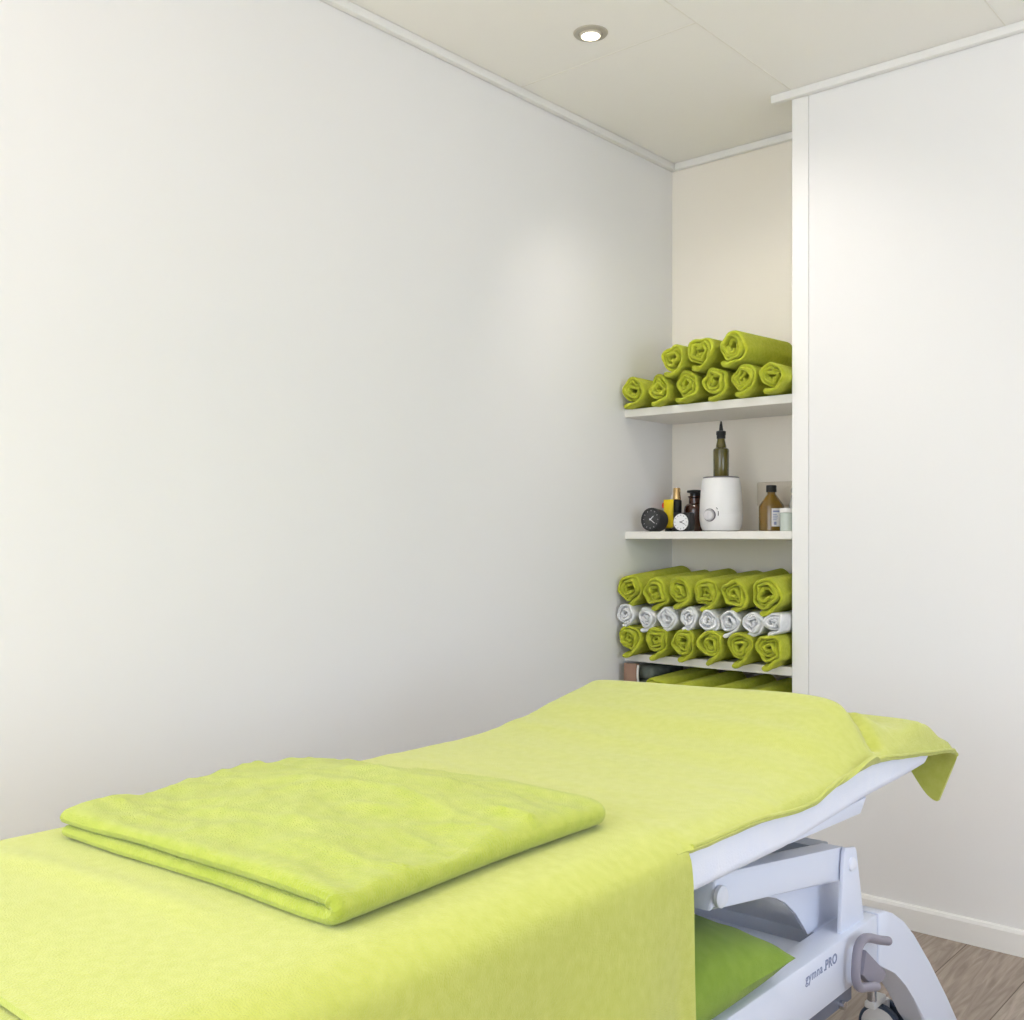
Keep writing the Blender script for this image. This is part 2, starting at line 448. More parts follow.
# wooden board, cord and grey cloth at the left end of the lowest shelf
b = box(B(), -2.080, -2.030, 2.99, 3.012, 0, 0.695, 0.002)
bd = obj('wooden_board', b, 'wood'); tag(bd, 'upright brown wooden board by the left wall below the towel shelf', 'board')
b = B()
tube(b, [(-2.028, 3.0, 0.545), (-2.024, 2.998, 0.62), (-2.028, 2.998, 0.66), (-2.026, 3.0, 0.69)], 0.004, 8, 8)
o = obj('white_rope', b, 'rope'); tag(o, 'short frayed white cord hanging beside the wooden board', 'cord')
b = B()
for k in range(3):
    box(b, -2.088+0.004*k, -1.998+0.003*k, 3.035, 3.25, 0.546+k*0.046, 0.591+k*0.046, 0.018, 4)
o = obj('folded_cloth', b, 'greycloth'); tag(o, 'grey green folded cloth stacked beside the dim lowest green rolls', 'cloth')

# ------------------------------------------------------------------ objects on the middle shelf
SZ = 1.149
# round black alarm clock
t = thing('alarm_clock', 'round black alarm clock with a dark dial and white hands, leftmost on shelf', 'clock', (-2.018, 3.062, SZ+0.0425), (R(-5), 0, R(-4)))
obj('case', lathe(B(), [(0.030, 0.058), (0.036, 0.056), (0.0395, 0.046), (0.041, 0.006), (0.040, 0.0), (0.036, -0.001), (0.0355, 0.004)][::-1], 40, 'y'), 'black_matte', t)
dl = obj('dial', lathe(B(), [(0.0358, 0.003), (0.0358, 0.005)], 40, 'y'), 'dial_dark', t)
b = B()
for k in range(12):
    a = k*PI/6
    bm2 = B(); box(bm2, -0.0006, 0.0006, 0.0014, 0.003, 0.0285, 0.0325)
    bmesh.ops.transform(bm2, matrix=Matrix.Rotation(a, 4, 'Y'), verts=bm2.verts)
    me = bpy.data.meshes.new('x'); bm2.to_mesh(me); bm2.free(); b.from_mesh(me); bpy.data.meshes.remove(me)
obj('hour_marks', b, 'knob', dl, smooth=False)
def hand(ang, ln, wd, m, par, y0=-0.001, y1=0.0005):
    b = B(); prism(b, [(-wd, -0.004), (wd, -0.004), (wd*0.6, ln), (-wd*0.6, ln)], y0, y1, 'y')
    bmesh.ops.transform(b, matrix=Matrix.Rotation(R(ang), 4, 'Y'), verts=b.verts)
    obj('hand', b, m, par, smooth=False)
hand(50, 0.018, 0.0015, 'dial_white', dl); hand(125, 0.024, 0.0012, 'dial_white', dl)
b = B(); box(b, -0.012, 0.012, 0.015, 0.045, -0.0412, -0.036, 0.001)
obj('foot', b, 'black', t)
# square black clock
t = thing('alarm_clock', 'small square black clock with a white dial beside the white warmer', 'clock', (-1.899, 3.07, SZ), (0, 0, 0))
obj('case', box(B(), -0.0325, 0.0325, 0, 0.036, 0, 0.064, 0.004, 3), 'black', t)
dl = obj('dial', lathe(B(), [(0.0285, -0.0015), (0.0285, 0.001)], 40, 'y', (0, 0, 0.032)), 'dial_white', t)
b = B()
for k in range(12):
    bm2 = B(); box(bm2, -0.0006, 0.0006, -0.0020, -0.0014, 0.021, 0.0255)
    bmesh.ops.transform(bm2, matrix=Matrix.Translation((0, 0, 0.032)) @ Matrix.Rotation(k*PI/6, 4, 'Y'), verts=bm2.verts)
    me = bpy.data.meshes.new('x'); bm2.to_mesh(me); bm2.free(); b.from_mesh(me); bpy.data.meshes.remove(me)
obj('hour_marks', b, 'black', dl, smooth=False)
for ang, ln in ((65, 0.014), (115, 0.019)):
    b = B(); prism(b, [(-0.0011, -0.004), (0.0011, -0.004), (0.0007, ln), (-0.0007, ln)], -0.0026, -0.0018, 'y')
    bmesh.ops.transform(b, matrix=Matrix.Translation((0, 0, 0.032)) @ Matrix.Rotation(R(ang), 4, 'Y'), verts=b.verts)
    obj('hand', b, 'black', dl, smooth=False)
# yellow tube
t = thing('cream_tube', 'yellow tube standing on its black cap behind the round clock', 'tube', (-2.012, 3.17, SZ))
obj('cap', lathe(B(), [(0.013, 0), (0.013, 0.011), (0.012, 0.012)], 24), 'black', t)
def loft_tube(b, prof, n=28):
    rings = []
    for rx, ry, h in prof: rings.append([b.verts.new((rx*math.cos(2*PI*k/n), ry*math.sin(2*PI*k/n), h)) for k in range(n)])
    for a, c in zip(rings, rings[1:]):
        for k in range(n): b.faces.new((a[k], a[(k+1) % n], c[(k+1) % n], c[k]))
    b.faces.new(rings[0][::-1]); b.faces.new(rings[-1]); return b
obj('body', loft_tube(B(), [(0.010, 0.010, 0.012), (0.0175, 0.0165, 0.016), (0.0185, 0.014, 0.05), (0.0195, 0.008, 0.085), (0.0205, 0.0022, 0.105), (0.0205, 0.0016, 0.114)]), 'yellow', t)
# white bottle with blue band
t = thing('lotion_tube', 'white tube with a blue band behind the yellow tube', 'tube', (-2.034, 3.25, SZ))
obj('body', loft_tube(B(), [(0.017, 0.014, 0), (0.019, 0.014, 0.02), (0.0195, 0.012, 0.10), (0.0205, 0.006, 0.124), (0.017, 0.005, 0.134)]), 'white_pl', t)
obj('blue_band', loft_tube(B(), [(0.0200, 0.0128, 0.096), (0.0202, 0.0116, 0.103), (0.0206, 0.009, 0.113)]), 'blue', t)
# red capped item
t = thing('spray_bottle', 'small bottle with a red round cap, nearest the left wall corner', 'bottle', (-2.082, 3.26, SZ))
obj('body', lathe(B(), [(0.0135, 0), (0.0145, 0.003), (0.0145, 0.062), (0.009, 0.075), (0.009, 0.086)], 28), 'white_pl', t)
obj('cap', lathe(B(), [(0.009, 0.086), (0.0125, 0.088), (0.0135, 0.097), (0.011, 0.106), (0.005, 0.110), (0, 0.1105)], 28), 'red', t)
# gold pump bottle
t = thing('spray_bottle', 'slim black bottle with a gold cap beside the dark brown jar', 'bottle', (-2.006, 3.215, SZ))
obj('body', lathe(B(), [(0.0165, 0), (0.0172, 0.002), (0.0172, 0.110), (0.014, 0.114)], 30), 'black', t)
obj('cap', lathe(B(), [(0.014, 0.114), (0.0145, 0.116), (0.0135, 0.128), (0.0125, 0.134), (0.0125, 0.154), (0.011, 0.156)], 30), 'gold', t)
# brown stoppered jar
t = thing('apothecary_jar', 'dark brown glass jar with a flat black stopper beside the warmer', 'jar', (-1.962, 3.268, SZ))
obj('body', lathe(B(), [(0.038, 0), (0.040, 0.003), (0.040, 0.078), (0.038, 0.090), (0.031, 0.098), (0.0235, 0.101), (0.0225, 0.120), (0.0265, 0.124), (0.0265, 0.127), (0.020, 0.128)], 44), 'brown', t)
obj('stopper', lathe(B(), [(0.019, 0.128), (0.019, 0.138), (0.0285, 0.140), (0.0300, 0.144), (0.0285, 0.148), (0.010, 0.150)], 44), 'black', t)
# bottle warmer
t = thing('bottle_warmer', 'white rounded bottle warmer with a round dial knob and grey rim', 'warmer', (-1.802, 3.17, SZ))
obj('body', lathe(B(), [(0.050, 0), (0.062, 0.004), (0.069, 0.018), (0.0725, 0.042), (0.0728, 0.060), (0.0722, 0.062), (0.0728, 0.064), (0.0715, 0.100), (0.068, 0.145), (0.063, 0.176), (0.060, 0.181), (0.055, 0.182), (0.054, 0.150), (0.050, 0.148)], 64), 'white_pl', t)
obj('rim', lathe(B(), [(0.0605, 0.1815), (0.0605, 0.1845), (0.056, 0.186), (0.034, 0.184), (0.034, 0.180)], 64), 'grey_ring', t)
kb = obj('knob', lathe(B(), [(0.0, -0.012), (0.015, -0.012), (0.0185, -0.008), (0.0185, 0.004)], 32, 'y', (-0.002, -0.073, 0.055)), 'knob', t)
obj('knob_ring', lathe(B(), [(0.0215, 0.006), (0.0218, -0.003), (0.0208, -0.0045), (0.0195, -0.0035), (0.0195, 0.004)], 40, 'y', (-0.002, -0.072, 0.055)), 'grey_ring', t)
obj('knob_bar', box(B(), -0.0035, -0.0005, -0.0875, -0.084, 0.041, 0.069, 0.0006, 1), 'knob', kb)
b = B(); tube(b, [(0.028, -0.0685, 0.068), (0.0285, -0.0682, 0.060), (0.028, -0.0688, 0.052)], 0.0012, 6, 4)
tube(b, [(0.022, -0.0710, 0.080), (0.026, -0.0692, 0.074)], 0.001, 6, 2)
obj('scale_mark', b, 'black_matte', t)
# olive bottle in the warmer
t = thing('oil_bottle', 'tall olive green bottle with a black nozzle standing in the warmer', 'bottle', (-1.802, 3.17, SZ+0.150))
obj('body', lathe(B(), [(0.024, 0), (0.0262, 0.003), (0.0268, 0.125), (0.0255, 0.131), (0.0180, 0.136), (0.0172, 0.142), (0.0130, 0.164), (0.0125, 0.170)], 40), 'olive', t)
obj('cap', lathe(B(), [(0.0135, 0.166), (0.0150, 0.167), (0.0150, 0.178), (0.0165, 0.180), (0.0165, 0.191), (0.0125, 0.193)], 32), 'black', t)
obj('nozzle', lathe(B(), [(0.0075, 0.193), (0.0065, 0.202), (0.0045, 0.216), (0.0022, 0.226), (0, 0.227)], 24), 'black', t)
o = obj('thermometer', box(B(), -0.006, 0.006, -0.0015, 0.0015, 0, 0.026, 0.001), 'blue', None)
o.location = (-1.845, 3.185, SZ+0.160); o.rotation_euler = (0, R(8), 0)
tag(o, 'small blue plastic tip poking out beside the olive bottle', 'stick')
# amber bottle
t = thing('medicine_bottle', 'amber glass bottle with black cap and white paper label', 'bottle', (-1.638, 3.215, SZ))
obj('body', lathe(B(), [(0.038, 0), (0.041, 0.003), (0.0415, 0.082), (0.0400, 0.089), (0.016, 0.122), (0.0135, 0.126), (0.0135, 0.136)], 48), 'amber', t)
obj('cap', lathe(B(), [(0.0165, 0.131), (0.0172, 0.132), (0.0172, 0.152), (0.0155, 0.154), (0, 0.1545)], 36), 'black', t)
b = B(); n = 14; vs = []
for i in range(n+1):
    a = R(-62+62*i/n); vs.append([b.verts.new((0.0423*math.cos(a), 0.0423*math.sin(a), z)) for z in (0.016, 0.076)]+[b.verts.new((0.0416*math.cos(a), 0.0416*math.sin(a), z)) for z in (0.016, 0.076)])
for p, q in zip(vs, vs[1:]):
    b.faces.new((p[0], q[0], q[1], p[1])); b.faces.new((p[1], q[1], q[3], p[3])); b.faces.new((p[2], p[3], q[3], q[2])); b.faces.new((p[0], p[2], q[2], q[0]))
lb = obj('paper_label', b, 'paper', t)
b = B()
for k, (z, a0, a1) in enumerate([(0.066, -56, -22), (0.056, -56, -38), (0.050, -56, -34), (0.044, -56, -36), (0.038, -56, -40), (0.029, -52, -40), (0.024, -52, -40)]):
    h = 0.0028 if k in (0, 5, 6) else 0.0012
    m_ = 6; pr = None
    for i in range(m_+1):
        a = R(a0+(a1-a0)*i/m_); c = [b.verts.new((0.0427*math.cos(a), 0.0427*math.sin(a), z+d)) for d in (-h, h)]
        if pr: b.faces.new((pr[0], c[0], c[1], pr[1]))
        pr = c
obj('print', b, 'ink', lb)
# mint jar
t = thing('glass_jar', 'pale mint lidded jar at the right end, before the amber bottle', 'jar', (-1.532, 3.115, SZ))
obj('body', lathe(B(), [(0.020, 0), (0.0225, 0.002), (0.0225, 0.056), (0.020, 0.059)], 36), 'mint', t)
obj('lid', lathe(B(), [(0.0215, 0.059), (0.0238, 0.060), (0.0238, 0.072), (0.022, 0.0735), (0, 0.074)], 36), 'white_pl', t)
# clear stoppered bottle
t = thing('glass_bottle', 'clear glass bottle with round stopper at right end of shelf', 'bottle', (-1.558, 3.225, SZ))
obj('body', lathe(B(), [(0.020, 0), (0.022, 0.003), (0.022, 0.060), (0.020, 0.070), (0.019, 0.090), (0.013, 0.110), (0.011, 0.120)], 36), 'frost', t)
obj('stopper', lathe(B(), [(0.009, 0.120), (0.009, 0.124), (0.0125, 0.130), (0.0135, 0.137), (0.010, 0.144), (0.004, 0.147), (0, 0.1475)], 30), 'frost', t)
# wall sockets on the back wall
t = thing('wall_socket', 'cream double wall socket on the niche back wall behind amber bottle', 'socket', (-1.665, WB, 1.28))
obj('plate', box(B(), -0.092, 0.092, -0.012, 0, -0.042, 0.042, 0.005, 3), 'beige_pl', t)
for sx in (-0.045, 0.045):
    obj('socket_insert', lathe(B(), [(0.028, -0.0145), (0.031, -0.0135), (0.031, -0.011)], 36, 'y', (sx, 0, 0)), 'beige_pl', t)
b = B(); tube(b, [(-1.606, WB-0.006, 1.122), (-1.608, WB-0.006, 1.09), (-1.620, WB-0.007, 1.03), (-1.626, WB-0.006, 0.97), (-1.626, WB-0.006, 0.73)], 0.0035, 8, 6)
tag(obj('power_cable', b, 'cable'), 'thin grey cable running down the niche back wall', 'cable')

# ------------------------------------------------------------------ downlights
def downlight(x, y, label, grp, power=16, tilt=(R(32), R(8))):
    t = thing('ceiling_downlight', label, 'light', (x, y, H), group=grp)
    obj('ring', lathe(B(), [(0.0475, 0.004), (0.0475, -0.001), (0.045, -0.004), (0.033, -0.006), (0.0315, -0.003), (0.031, 0.004)], 48), 'nickel', t)
    obj('tilt_ring', lathe(B(), [(0.0305, 0.004), (0.0305, -0.006), (0.0285, -0.010), (0.0255, -0.010), (0.025, 0.003)], 48), 'beige_pl', t)
    obj('bulb', lathe(B(), [(0.0242, 0.002), (0.0242, -0.009), (0.020, -0.0115), (0, -0.0125)], 40), 'lamp', t)
    d = bpy.data.lights.new('bulb_light', 'SPOT'); d.energy = power; d.color = (1, 0.94, 0.88); d.spot_size = R(105); d.spot_blend = 1.0; d.shadow_soft_size = 0.03
    o = bpy.data.objects.new('bulb_light', d); C.objects.link(o); o.location = (x, y, H-0.03); o.rotation_euler = (tilt[0], -tilt[1], 0)
downlight(-1.722, 2.318, 'small round recessed ceiling spotlight, lit, near the niche', None)
for x, y, where in ((-0.10, 1.85, 'by the right wall'), (-0.98, 0.35, 'above the foot of the couch'), (-0.92, 1.30, 'above the middle of the couch')):  # extra unseen spots added to brighten the couch top and the room
    downlight(x, y, 'added unseen ceiling spotlight, lit, %s' % where, None, 19, (0, 0))

# ------------------------------------------------------------------ massage table
T = thing('massage_table', 'white treatment couch on wheels draped with lime green towels', 'massage table', (-1.11, 1.2, 0))
def tp(name, bm, m, parent=None, **k):
    """a part of the couch, given in room coordinates"""
    bmesh.ops.translate(bm, verts=bm.verts, vec=(1.11, -1.2, 0)) if parent is None else None
    if parent is not None: bmesh.ops.translate(bm, verts=bm.verts, vec=(1.11, -1.2, 0))
    return obj(name, bm, m, parent or T, **k)

def rrect(x0, x1, z0, z1, r, n=6):
    pts = []
    for cx, cz, a0 in ((x1-r, z1-r, 0), (x0+r, z1-r, 90), (x0+r, z0+r, 180), (x1-r, z0+r, 270)):
        for i in range(n+1):
            a = R(a0+90*i/n); pts.append((cx+r*math.cos(a), cz+r*math.sin(a)))
    return pts
def pad(stations, x0, x1, rr=0.018):
    b = B(); rings = []
    for y, zb, zt, ins in stations:
        rings.append([b.verts.new((x, y, z)) for x, z in rrect(x0+ins, x1-ins, zb+ins, zt-ins, rr)])
    n = len(rings[0])
    for p, q in zip(rings, rings[1:]):
        for i in range(n): b.faces.new((p[i], p[(i+1) % n], q[(i+1) % n], q[i]))
    b.faces.new(rings[0][::-1]); b.faces.new(rings[-1]); return b
tp('foot_cushion', pad([(0.15, 0.64, 0.710, 0.012), (0.16, 0.64, 0.710, 0.0), (1.222, 0.64, 0.710, 0.0), (1.232, 0.64, 0.710, 0.012)], -1.46, -0.765, 0.032), 'vinyl')
tp('head_cushion', pad([(1.238, 0.632, 0.710, 0.010), (1.248, 0.632, 0.712, 0), (1.55, 0.632, 0.712, 0), (1.70, 0.641, 0.716, 0), (1.87, 0.652, 0.722, 0), (2.05, 0.657, 0.726, 0), (2.17, 0.661, 0.724, 0.001), (2.22, 0.667, 0.712, 0.008), (2.242, 0.675, 0.702, 0.014)], -1.46, -0.76), 'vinyl')
tp('section_plate', prism(B(), [(1.54, 0.634), (1.598, 0.632), (1.866, 0.624), (1.893, 0.650), (1.70, 0.646), (1.55, 0.640)], -1.445, -0.772, 'x', 0.003), 'metal_white')
tp('foot_plate', box(B(), -1.445, -0.775, 0.19, 1.24, 0.615, 0.642, 0.004), 'metal_white')
tp('centre_frame', box(B(), -1.36, -0.86, 0.95, 1.52, 0.585, 0.618, 0.004), 'metal_grey')
XS = (-0.80, -1.42)       # outer faces of the two sides
for side, xo in ((1, XS[0]), (-1, XS[1])):
    def sx(d): return xo-side*d
    def lo_hi(d0, d1): return (min(sx(d0), sx(d1)), max(sx(d0), sx(d1)))
    x0, x1 = lo_hi(0, 0.055)
    bmn = tp('base_beam', box(B(), x0, x1, 0.38, 2.014, 0.291, 0.393, 0.004), 'metal_white')
    xr0, xr1 = lo_hi(0.006, 0.03)
    rl = tp('rail', box(B(), xr0, xr1, 0.45, 1.905, 0.262, 0.291, 0.002, 1), 'rail', bmn, smooth=True)
    for yb in (0.6, 1.853):
        bl = B(); lathe(bl, [(0.0, -0.012*side if side < 0 else 0.012), (0.008, 0.010*side), (0.008, 0.0)][::-1], 16, 'x', (sx(0.006), yb, 0.270))
        tp('bolt', bl, 'chrome', bmn)
    for end in (1, -1):
        def fy(y): return y if end > 0 else 0.38+2.014-y
        outer = [(2.018, 0.393), (2.05, 0.391), (2.085, 0.377), (2.147, 0.343), (2.206, 0.298), (2.299, 0.212), (2.405, 0.104), (2.493, 0.012), (2.497, 0.0)]
        inner = [(2.40, 0.0), (2.375, 0.02), (2.312, 0.060), (2.261, 0.101), (2.208, 0.163), (2.158, 0.209), (2.103, 0.250), (2.072, 0.266), (2.045, 0.279), (2.018, 0.291)]
        pts = [(fy(y), z) for y, z in outer+inner]
        xa, xb = lo_hi(-0.001, 0.055)
        tp('leg', prism(B(), pts, xa, xb, 'x', 0.005, 3), 'metal_white')
        # caster, its twin wheels turned across the couch
        cx = sx(0.109); cy = fy(2.256)
        ca = tp('caster', lathe(B(), [(0.010, 0.105), (0.010, 0.245)], 20, 'z', (cx, cy, 0)), 'chrome')
        wy = fy(2.310); wx = cx+0.004*side; sg = 1 if end > 0 else -1
        fk = B(); box(fk, wx-0.013, wx+0.013, wy-0.009, wy+0.009, 0.035, 0.104, 0.005, 2)
        box(fk, cx-0.013, cx+0.013, min(cy-0.014*sg, wy), max(cy-0.014*sg, wy), 0.097, 0.114, 0.006, 2)
        tp('fork', fk, 'white_pl', ca)
        for d in (-1, 1):
            prof = [(0.028, 0.0), (0.0445, 0.0), (0.047, 0.003), (0.047, 0.013), (0.0445, 0.016), (0.038, 0.016)]
            tp('tyre', lathe(B(), [(r, d*(h+0.010)) for r, h in prof], 40, 'y', (wx, wy, 0.047)), 'tyre', ca)
            tp('hub', lathe(B(), [(r, d*(h+0.010)) for r, h in [(0.026, 0.004), (0.0405, 0.0155), (0.037, 0.0185), (0.010, 0.020), (0, 0.020)]], 40, 'y', (wx, wy, 0.047)), 'white_pl', ca)
        ya, yb_ = sorted((fy(1.98), fy(2.275)))
        tp('caster_mount', box(B(), *sorted((sx(0.056), sx(0.128))), ya, yb_, 0.238, 0.288, 0.004), 'metal_white')
    # bracket plate, arm, web
    for end in (1, -1):
        def fy(y): return y if end > 0 else 0.38+2.014-y
        xa, xb = lo_hi(0.012, 0.020)
        br = tp('bracket', prism(B(), [(fy(1.868), 0.392), (fy(1.978), 0.392), (fy(1.943), 0.532), (fy(1.936), 0.540), (fy(1.892), 0.548), (fy(1.886), 0.54)], xa, xb, 'x', 0.002), 'metal_white')
        pv = B(); lathe(pv, [(0.013, 0), (0.013, 0.004), (0.009, 0.007), (0, 0.0075)] if side > 0 else [(0.013, 0), (0.013, -0.004), (0.009, -0.007), (0, -0.0075)], 24, 'x', (sx(0.012), fy(1.916), 0.512))
        tp('pivot_cap', pv, 'cap_white', br)
        xa, xb = lo_hi(0.022, 0.062)
        arm = tp('lift_arm', prism(B(), [(fy(1.415), 0.555), (fy(1.43), 0.602), (fy(1.47), 0.603), (fy(1.90), 0.546), (fy(1.935), 0.536), (fy(1.94), 0.49), (fy(1.90), 0.482), (fy(1.451), 0.552)], xa, xb, 'x', 0.006, 3), 'metal_white')
        pv = B(); lathe(pv, [(0.017, 0), (0.017, 0.006), (0.012, 0.010), (0, 0.0105)] if side > 0 else [(0.017, 0), (0.017, -0.006), (0.012, -0.010), (0, -0.0105)], 28, 'x', (sx(0.020), fy(1.436), 0.574))
        tp('pivot_cap', pv, 'cap_white', arm)
        curve = [(1.64, 0.505), (1.68, 0.500), (1.715, 0.490), (1.75, 0.471), (1.79, 0.441), (1.825, 0.408), (1.84, 0.386)]
        xa, xb = lo_hi(0.064, 0.070)
        web = [(fy(y), z) for y, z in curve]+[(fy(1.985), 0.386), (fy(1.985), 0.50), (fy(1.90), 0.515), (fy(1.66), 0.545)]
        tp('web_plate', prism(B(), web, xa, xb, 'x', 0.0015, 1), 'metal_white')
# cross pieces
for end in (1, -1):
    def fy(y): return y if end > 0 else 0.38+2.014-y
    tp('cross_tube', prism(B(), [(fy(1.86), 0.549), (fy(1.93), 0.541), (fy(1.938), 0.50), (fy(1.868), 0.508)], -1.357, -0.863, 'x', 0.004), 'metal_grey')
    tp('lift_link', prism(B(), [(fy(1.43), 0.600), (fy(1.47), 0.596), (fy(1.47), 0.572), (fy(1.43), 0.574)], -1.357, -0.863, 'x', 0.003), 'metal_grey')
tp('base_cover', box(B(), -1.364, -0.856, 0.45, 1.835, 0.318, 0.375, 0.008, 3), 'metal_white')
tp('base_cover', box(B(), -1.364, -0.856, 1.86, 2.0, 0.330, 0.388, 0.004, 2), 'metal_white')
# brake lever at the near head-end corner
lv = B()
tube(lv, [(-0.776, 2.005, 0.350), (-0.776, 1.96, 0.365), (-0.776, 1.915, 0.382), (-0.776, 1.885, 0.388), (-0.776, 1.862, 0.378), (-0.776, 1.853, 0.350), (-0.776, 1.853, 0.325), (-0.776, 1.868, 0.305), (-0.776, 1.90, 0.295), (-0.776, 1.948, 0.281)], 0.0085, 14, 5)
lever = tp('brake_lever', lv, 'pedal')
tp('lever_arm', prism(B(), [(1.917, 0.356), (2.013, 0.286), (2.005, 0.276), (1.955, 0.272), (1.900, 0.315)], -0.798, -0.782, 'x', 0.003), 'pedal', lever)
# lettering on the beam
def lettering():
    parts = []
    for txt, dx, bold in (('gymna', 0.0, 0.00015), ('.', 0.0735, 0.0004), ('PRO', 0.0785, 0.0006)):
        cu = bpy.data.curves.new('lettering', 'FONT'); cu.body = txt; cu.size = 0.0245; cu.extrude = 0.0003; cu.offset = bold
        cu.space_character = 1.10
        o = bpy.data.objects.new('tmp', cu); C.objects.link(o)
        parts.append((o, dx))
    bpy.context.view_layer.update()
    dg = bpy.context.evaluated_depsgraph_get()
    b = B()
    for o, dx in parts:
        me = bpy.data.meshes.new_from_object(o.evaluated_get(dg))
        me.transform(Matrix.Translation((dx, 0, 0)))
        b.from_mesh(me); bpy.data.meshes.remove(me)
        bpy.data.objects.remove(o)
    bmesh.ops.transform(b, matrix=Matrix(((0, 0, 1, -0.7996), (1, 0, 0, 1.696), (0, 1, 0, 0.359), (0, 0, 0, 1))), verts=b.verts)
    return b
beams = [o for o in T.children if o.name.startswith('base_beam')]
near = max(beams, key=lambda o: max(v.co.x for v in o.data.vertices))
lo = tp('lettering', lettering(), 'ink', near, smooth=False); lo['label'] = 'grey lettering reading gymna.PRO'

# ------------------------------------------------------------------ cloths: solid sheets from a point function
def sheet(fn, nu, nv, th=0.006):
    """fn(u,v) -> outer surface point; gives a closed, slightly rounded sheet"""
    P = [[Vector(fn(i/nu, j/nv)) for i in range(nu+1)] for j in range(nv+1)]
    b = B()
    top = [[None]*(nu+1) for _ in range(nv+1)]; bot = [[None]*(nu+1) for _ in range(nv+1)]
    for j in range(nv+1):
        for i in range(nu+1):
            du = P[j][min(i+1, nu)]-P[j][max(i-1, 0)]; dv = P[min(j+1, nv)][i]-P[max(j-1, 0)][i]
            n = du.cross(dv)
            n = n.normalized() if n.length > 1e-12 else Vector((0, 0, 1))
            top[j][i] = b.verts.new(P[j][i]); bot[j][i] = b.verts.new(P[j][i]-n*th)
    for j in range(nv):
        for i in range(nu):
            b.faces.new((top[j][i], top[j][i+1], top[j+1][i+1], top[j+1][i])); b.faces.new((bot[j][i], bot[j+1][i], bot[j+1][i+1], bot[j][i+1]))
    for i in range(nu):
        b.faces.new((top[0][i], bot[0][i], bot[0][i+1], top[0][i+1])); b.faces.new((top[nv][i], top[nv][i+1], bot[nv][i+1], bot[nv][i]))
    for j in range(nv):
        b.faces.new((top[j][0], top[j+1][0], bot[j+1][0], bot[j][0])); b.faces.new((top[j][nu], bot[j][nu], bot[j+1][nu], top[j+1][nu]))
    return b

def polyline(pts):
    """arc-length parametrised smooth polyline of (x,z)"""
    P = smooth_path([(x, 0, z) for x, z in pts], 6)
    d = [0]
    for a, c in zip(P, P[1:]): d.append(d[-1]+(c-a).length)
    def f(u):
        s = u*d[-1]
        for k in range(len(d)-1):
            if s <= d[k+1] or k == len(d)-2:
                t = (s-d[k])/max(1e-9, d[k+1]-d[k]); q = P[k].lerp(P[k+1], t); return q.x, q.z
    return f

# green towel covering the raised head end
hem_r = [(1.1, 0.701), (1.28, 0.702), (1.41, 0.702), (1.57, 0.689), (1.63, 0.689), (1.69, 0.700), (1.77, 0.716), (1.845, 0.732), (1.875, 0.734), (1.90, 0.722), (1.96, 0.711), (2.02, 0.703), (2.10, 0.695), (2.20, 0.683), (2.37, 0.664)]
ptop = [(1.1, 0.720), (1.55, 0.720), (1.70, 0.724), (1.87, 0.733), (2.00, 0.738), (2.10, 0.749), (2.17, 0.754), (2.22, 0.742), (2.28, 0.712), (2.35, 0.668)]
in_tab = [(1.215, 1.0), (1.236, 1.0), (1.246, 0.0), (2.4, 0.0)]
bumpy = [(1.45, 0.0), (1.60, 0.005), (1.72, 0.022), (1.82, 0.042), (1.91, 0.060), (1.97, 0.072), (2.015, 0.056), (2.06, 0.020), (2.09, 0.004), (2.12, 0.0)]
def head_sheet(u, v):
    y = 1.215+1.115*min(v/0.86, 1.0)
    hang = max(0, (v-0.86)/0.14)
    zt = interp(ptop, y); bp = interp(bumpy, y); hr = interp(hem_r, y)
    # right shoulder of the bump runs out towards the couch edge
    pts = [(-1.474, 0.700), (-1.472, zt-0.012+bp*0.35), (-1.462, zt+bp*0.62), (-1.44, zt+0.004+bp*0.80), (-1.30, zt+0.003+bp*0.90), (-1.15, zt+bp*1.0), (-1.00, zt+bp*1.08),
           (-0.92, zt+bp*1.08), (-0.87, zt+bp*0.98), (-0.83, zt+bp*0.72), (-0.80, zt-0.001+bp*0.38), (-0.775, zt-0.007+bp*0.10), (-0.757, min(zt-0.014, hr+0.02)), (-0.750, hr)]
    x, z = polyline(pts)(u)
    if x > -1.0: x -= 0.006*interp(in_tab, y)
    # creases
    cre = N(x*2.2, y*9, 3.1)*0.0025*sstep(1.3, 1.6, y)*(1-sstep(1.85, 2.0, y))
    cre += N(x*1.5, y*26, 8.7)*0.0016*(1-sstep(1.7, 1.9, y))
    # valley where the cloth drops behind the bump at the near corner
    d = (x+0.86)*0.62-(2.005-y)*0.78
    if x > -0.93: cre -= 0.024*math.exp(-(d/0.015)**2)*sstep(-0.93, -0.84, x)*(1-sstep(-0.79, -0.76, x))*(1-sstep(2.03, 2.10, y))
    z += cre if z > 0.70 else 0
    if hang > 0:
        drop = hang*(0.045+0.062*sstep(-0.87, -0.765, x))
        z -= drop; y = 2.33+0.014*math.sin(min(1, hang*3)*PI/2)-hang*0.022+0.004*math.sin(x*26)*hang; x -= 0.035*hang*sstep(-0.9, -0.75, x)
    return (x, y, z)
o = obj('head_towel', sheet(head_sheet, 130, 130, 0.006), 'green_sheet')
tag(o, 'lime green towel spread over the raised head end of the couch', 'towel', 'towels spread on the couch')
b = B()
# hem roll along the near edge of that towel
pts = []
for k in range(61):
    v = 0.026+0.834*k/60
    p = Vector(head_sheet(0.992, v)); pts.append((p.x+0.0005, p.y, p.z))
tube(b, pts, 0.0036, 8, 1)
hm = obj('hem', b, 'green_sheet', o)

